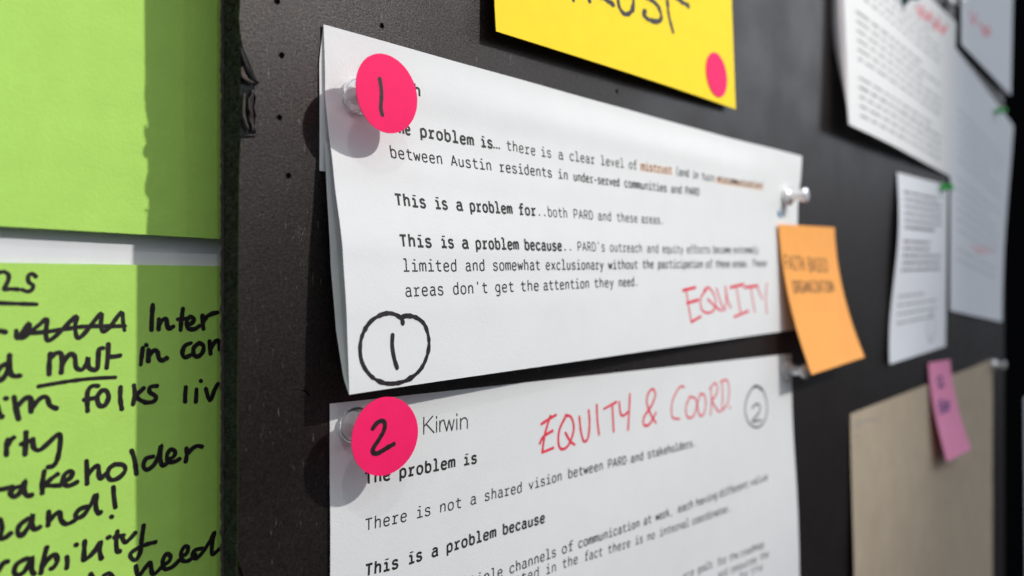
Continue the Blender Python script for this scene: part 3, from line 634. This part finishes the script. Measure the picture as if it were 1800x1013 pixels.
# the name line is set in a plain proportional sans
KW = [('K', 744, 763.5, 762, 762), ]
kk = Ink(s2)
sans = [[(692, 588), (692, 686)], [(745, 580), (694, 640)], [(707, 628), (753, 678)], [(768, 611), (768, 674)], [(768, 582), (768, 592)],
        [(787, 609), (787, 672)], [(787, 640), (791, 618), (800, 607), (812, 604)],
        [(812, 605), (828, 668)], [(828, 668), (842, 604)], [(842, 604), (858, 664)], [(858, 664), (872, 600)],
        [(888, 598), (888, 660)], [(888, 566), (888, 577)], [(910, 594), (910, 657)], [(910, 625), (915, 602), (930, 590), (945, 596), (950, 615), (950, 652)], [(646, 622), (650, 634)]]
for st in sans: kk.px(st, (540, 560), 3.3775, .42, smooth=len(st) > 3, wob=0)
kk.out('printed_name', TONER, p2)
EQ2 = [[(165, 322), (142, 400), (130, 480)], [(126, 358), (160, 335), (190, 318)], [(120, 440), (135, 412), (175, 386)], [(130, 480), (178, 460)],
 [(235, 318), (205, 380), (200, 440), (215, 466), (245, 445), (266, 380), (255, 328), (230, 320)], [(230, 395), (250, 430), (270, 446)],
 [(290, 325), (297, 390), (310, 432), (328, 415), (334, 350), (330, 298)], [(365, 275), (368, 340), (375, 402)], [(396, 292), (450, 262)], [(432, 275), (435, 330), (438, 390)],
 [(462, 262), (468, 312), (482, 320), (504, 300)], [(508, 228), (505, 300), (500, 382)],
 [(620, 352), (600, 320), (582, 270), (585, 230), (605, 206), (618, 230), (600, 280), (570, 325), (568, 360), (590, 360), (612, 325), (620, 308)],
 [(742, 198), (725, 196), (700, 235), (688, 280), (692, 328), (722, 335)], [(768, 238), (750, 280), (755, 325), (780, 325), (796, 280), (790, 246), (764, 240)],
 [(814, 225), (800, 270), (808, 318), (825, 315), (836, 270), (829, 232), (811, 227)], [(856, 198), (860, 260), (855, 318)], [(852, 205), (876, 180), (886, 210), (872, 244), (860, 252), (880, 290), (894, 306)],
 [(905, 170), (908, 230), (905, 298)], [(898, 175), (926, 168), (936, 215), (927, 272), (900, 302)], [(938, 284), (941, 288)]]
k = Ink(s2)
for i, st in enumerate(EQ2): k.px(st, (900, 600), 2.4536, 1.05 if i < 13 else .85)
k.out('red_handwriting', RED, p2)
k = Ink(s2)
k.px([(1075, 212), (1060, 196), (1035, 205), (1013, 245), (1005, 300), (1020, 350), (1055, 372), (1088, 345), (1100, 285), (1086, 220), (1060, 193), (1040, 196)], (900, 600), 2.4536, .9)
k.out('handwritten_circle', MARKER, p2)
k = Ink(s2); k.px([(1035, 288), (1055, 270), (1070, 285), (1060, 315), (1036, 346), (1075, 340)], (900, 600), 2.4536, .9); k.out('handwritten_number', MARKER, p2)

# ---------------------------------------------------------------- yellow card
yb, yr = at(872, 55, 5.0), at(1293, 192, 3.0)
sy = Sheet(Vector((yb.x - 1, -1.0, yb.z + 102)), Vector((yr.x - 2.5, -1.0, yr.z + 104)), yb, yr, bend=lambda u, v: 1.0 * math.sin(3.1 * u) * v, p=1.6)
y1 = thing('yellow_note', 'large bright yellow note at the top, cut off above, with black lettering', 'sticky note', (230, -3, yb.z))
sy.build('note_paper', YELLOW, y1, 40, 30, t=.2)
OFY = (820, 0)
k = Ink(sy)
for st in [[(560, -150), (620, -140), (680, -135)], [(640, -140), (640, -60), (650, 0)], [(735, -150), (742, -60), (748, 8)], [(742, -100), (800, -110), (820, -70), (770, -40), (830, -10), (895, 30)],
           [(915, -90), (922, 0), (930, 45), (955, 82), (985, 86), (1010, 55), (1016, 0), (1012, -70)],
           [(1130, -60), (1085, -50), (1090, -20), (1130, 5), (1165, 40), (1184, 90), (1180, 122), (1150, 132), (1105, 118), (1080, 92), (1080, 72), (1092, 70)],
           [(1222, -60), (1222, 10), (1228, 80), (1240, 135), (1256, 195)], [(1170, -90), (1240, -40), (1300, 5), (1352, 38)]]:
    k.px(st, OFY, 3.4615, 2.0, wob=.7)
k.out('black_lettering', MARKER, y1)
u_, v_ = sy.inv(1259, 132); c = sy.pt(u_, v_, .30); ny = sy.N(u_ / sy.W, v_ / sy.H)
dot(c, 9.5, 'small pink dot at the lower right corner of the yellow note', None, None, 1, 1, yaw=math.degrees(math.asin(ny.x)), pitch=-math.degrees(math.asin(ny.z)))

# ---------------------------------------------------------------- orange and pink sticky notes
so = Sheet(at(1369, 394, 2.8), at(1467, 400, 1.2), at(1427, 659, 16), at(1520, 628, 16), p=1.9)
o1 = thing('sticky_note', 'orange sticky note curling out, stuck on the right end of the folded sheet', 'sticky note', tuple(so.c[0]), 'small sticky notes')
so.build('note_paper', ORANGE, o1, 20, 30, t=.15)
k = Ink(so)
for text, (xa, ya), (xb, yb_) in (('FAITH', (152, 440), (243, 447)), ('BASED', (257, 448), (345, 452)), ('ORGANIZATION', (190, 545), (372, 540))):
    a = so.inv(1320 + xa / 2.533, 300 + ya / 2.533); b = so.inv(1320 + xb / 2.533, 300 + yb_ / 2.533)
    typeset(k, text, a, b, .8, .62 if text != 'ORGANIZATION' else .52)
k.out('handwriting', MARKER, o1)
sp = Sheet(at(1632, 638, 1.4), at(1670, 632, 1.4), at(1665, 812, 12.5), at(1707, 790, 13.5), p=1.7)
n1 = thing('sticky_note', 'pink sticky note curling out over the top of the brown paper', 'sticky note', tuple(sp.c[0]), 'small sticky notes')
sp.build('note_paper', PINK, n1, 16, 26, t=.15)
k = Ink(sp)
for st in ([(1646, 672), (1652, 662), (1657, 668), (1650, 680), (1659, 678)], [(1650, 712), (1656, 702), (1660, 722), (1664, 704), (1668, 722)], [(1650, 718), (1660, 712), (1670, 710)], [(1652, 727), (1660, 722), (1668, 719)]):
    k.px(st, (0, 0), 1, 2.2)
k.out('handwriting', NAVY, n1)

# ---------------------------------------------------------------- far papers
def rows(sheet, parent, y0, y1, n, u0, u1, mt, slopes=0, wd=1.6, heavy=()):
    k = Ink(sheet)
    for r in range(n):
        v = y0 + (y1 - y0) * r / max(1, n - 1); u = u0; end = u1 - (random.random() * .25 if random.random() < .4 else 0)
        if r % 7 == 6: continue
        while u < end:
            l = random.uniform(.025, .085); 
            k.strip([(u * sheet.W, v * sheet.H), (min(end, u + l) * sheet.W, v * sheet.H)], wd * (1.3 if r in heavy else 1), False)
            u += l + .018
    return k.out('printed_lines', mt, parent)
FP = 'white printed sheets on the far end of the board'
# A: folded sheet, upper right
a_bl = at(1494, 220, 9.8); a_br = at(1671, 311, 1.5)
a_tr = at(1681, 40, 1.5); a_tl = Vector((a_bl.x - 1.0, -5.0, a_tr.z - 6))
sA = Sheet(a_tl, a_tr, a_bl, a_br, bend=lambda u, v: .8 * math.sin(6 * u) * (1 - u) + 1.2 * math.sin(math.pi * u) * v)
pA = thing('folded_sheet', 'white folded sheet with a red heading at the upper right, bulging from the board', 'paper sheet', tuple(a_bl), FP)
sA.build('front_panel', PAPER, pA, 40, 30)
class CurlA(Sheet):     # the left side of the sheet rolls back to the board
    def P(s, u, v):
        q = sA.P(0, v); hf = -q.y; hb = .5 + (hf - .7) * sm(.45, 1.0, v) ** 1.2; t = max(0, min(1, u))
        q.x -= 2.6 * math.sin(math.pi * t) * (1 - v * .6) + 1.2 * (1 - t); q.y = -(hb + (hf - .02 - hb) * t); return q
    def N(s, u, v): return Vector((-1, 0, 0))
CurlA(*sA.c).build('rolled_edge', PAPER_T, pA, 12, 30, t=-.12)
rows(sA, pA, .12, .93, 19, .07, .84, GREYTXT, wd=1.4, heavy=(7, 15))
k = Ink(sA)
for st in ([(1612, 14), (1618, 28), (1622, 12)], [(1624, 20), (1630, 34), (1636, 22)], [(1638, 30), (1644, 50), (1650, 32)], [(1650, 40), (1656, 56), (1664, 46)]): k.px(st, (0, 0), 1, 5.0)
k.out('red_handwriting', PALERED, pA)
# B: topmost right sheet
sB = Sheet(at(1689, -150, 2), at(1781, -25, 1.5), at(1690, 78, 4), at(1777, 168, 6))
pB = thing('printed_sheet', 'white sheet with faint red writing, cut by the top edge beside the partition', 'paper sheet', tuple(sB.c[2]), FP)
sB.build('paper', PAPER_B, pB, 20, 20)
k = Ink(sB)
for st in ([(1704, 20), (1710, 40), (1716, 26)], [(1722, 40), (1730, 55), (1738, 62)], [(1728, 60), (1736, 48), (1741, 60)]): k.px(st, (0, 0), 1, 4.5)
k.out('red_handwriting', PALERED, pB)
# C: long sheet below B
sC = Sheet(at(1671, 72, .8), at(1779, 222, 2.5), at(1670, 546, 2.0), at(1762, 566, 4.0), bend=lambda u, v: 1.5 * math.sin(4 * v + 2 * u) * u)
pC = thing('printed_sheet', 'white sheet hanging below the topmost one, green pin at its upper corner', 'paper sheet', tuple(sC.c[2]), FP)
sC.build('paper', PAPER_B, pC, 24, 24)
rows(sC, pC, .22, .8, 16, .1, .85, mat('very_pale_print', (.55, .56, .60), .8, .2), wd=1.6)
k = Ink(sC)
for st in ([(1708, 432), (1722, 438), (1736, 434)], [(1714, 442), (1730, 445), (1750, 438)]): k.px(st, (0, 0), 1, 3.0)
k.out('red_handwriting', mat('very_pale_red', (.78, .55, .58), .8, .2), pC)
# D: narrow sheet
sD = Sheet(at(1577, 303, .8), at(1666, 326, .8), at(1568, 641, 4.5), at(1662, 609, 2.0), bend=lambda u, v: 2.0 * math.sin(5.5 * v) * (1 - u))
pD = thing('printed_sheet', 'narrow white sheet with grey print, centre right below the folded sheet', 'paper sheet', tuple(sD.c[2]), FP)
sD.build('paper', PAPER_B, pD, 24, 30)
rows(sD, pD, .10, .52, 12, .1, .85, TONER, wd=1.7, heavy=(5,)); rows(sD, pD, .66, .80, 4, .1, .8, GREYTXT, wd=1.6)
k = Ink(sD); k.px([(1634, 552), (1630, 575), (1634, 600), (1641, 590), (1642, 560), (1635, 550)], (0, 0), 1, 1.5); k.out('handwritten_circle', GREYTXT, pD)
# brown paper
kz = at(1495, 728, .6); kr = at(1745, 632, .6)
sK = Sheet(kz, kr, Vector((kz.x - 2, -1.2, kz.z - 279)), Vector((kr.x - 4, -1.2, kr.z - 279)), bend=lambda u, v: .3 * noise.noise(Vector((u * 7, v * 7, 1))) + 4.5 * sm(.0, .35, v) * (math.sin(u * 5.2 + .2) * .5 + .35))
pK = thing('brown_paper', 'large sheet of brown kraft paper at the lower right, under the pink note', 'paper sheet', tuple(sK.c[2]))
sK.build('paper', KRAFT, pK, 40, 24, t=.2)
k = Ink(sK)
for y in (742, 750):
    k.px([(1503, y), (1516, y - 1), (1530, y - 4), (1540, y - 5)] if y < 745 else [(1503, y), (1512, y - 1)], (0, 0), 1, .9)
k.px([(1503, 768), (1508, 766)], (0, 0), 1, .9)
k.out('pencil_note', GREYTXT, pK)
# the push pins, each seated on its paper
def on(sheet, x, y):
    X, Y = sheet.inv(x, y); return sheet.P(X / sheet.W, Y / sheet.H) + Vector((0, -.15, 0))
CP = 'clear push pins holding the papers'
pin(on(s1, 626, 172), 'clear push pin at the left end of the folded sheet marked EQUITY', CLEAR, CP)
pin(on(s2, 620, 747), 'clear push pin at the upper left corner of the sheet headed EQUITY & COORD.', CLEAR, CP)
pin(on(s1, 1380, 346), 'clear push pin at the right end of the folded sheet, above the orange note', CLOUDY, CP)
pin(on(s2, 1380, 650), 'clear push pin behind the lower tip of the orange sticky note', CLOUDY, CP)
pin(at(1744, 641, 1.0), 'clear push pin at the upper right corner of the brown paper', CLOUDY, CP)
pin(at(1668, 6, 1.5), 'clear push pin cut by the top edge, between the two upper right white sheets', CLOUDY, CP)
GPN = 'green push pins on the far papers'
pin(at(1655, 330, 1.5), 'green push pin on the small sheet with grey print, under the folded sheet', GREENPL, GPN, .72)
pin(at(1752, 196, 4.2), 'green push pin at the upper right of the sheet beside the black partition', GREENPL, GPN, .72)
pin(at(1588, -2, 5), 'dark teal push pin at the top of the folded sheet with a red heading', TEALPL, GPN, .9)

dot(at(680, 165, -on(s1, 626, 172).y + 11.35), 9.6, 'upper hot pink round sticker, handwritten one, on the folded sheet', [[(430, 400), (438, 450), (441, 500), (437, 560), (439, 590), (447, 615)]], (540, 20), 3.3775, 1.15, yaw=3, pitch=0, kind='bent')
dot(at(677, 767, -on(s2, 620, 747).y + 11.35), 9.6, 'lower hot pink round sticker, handwritten two, beside the name Kirwin', [[(388, 655), (410, 625), (440, 607), (460, 622), (455, 665), (425, 720), (395, 765), (390, 795), (420, 800), (470, 770), (515, 745)]], (540, 560), 3.3775, 1.2, yaw=-3, kind='bent')
for o in C.objects:
    if 'org' in o: del o['org']
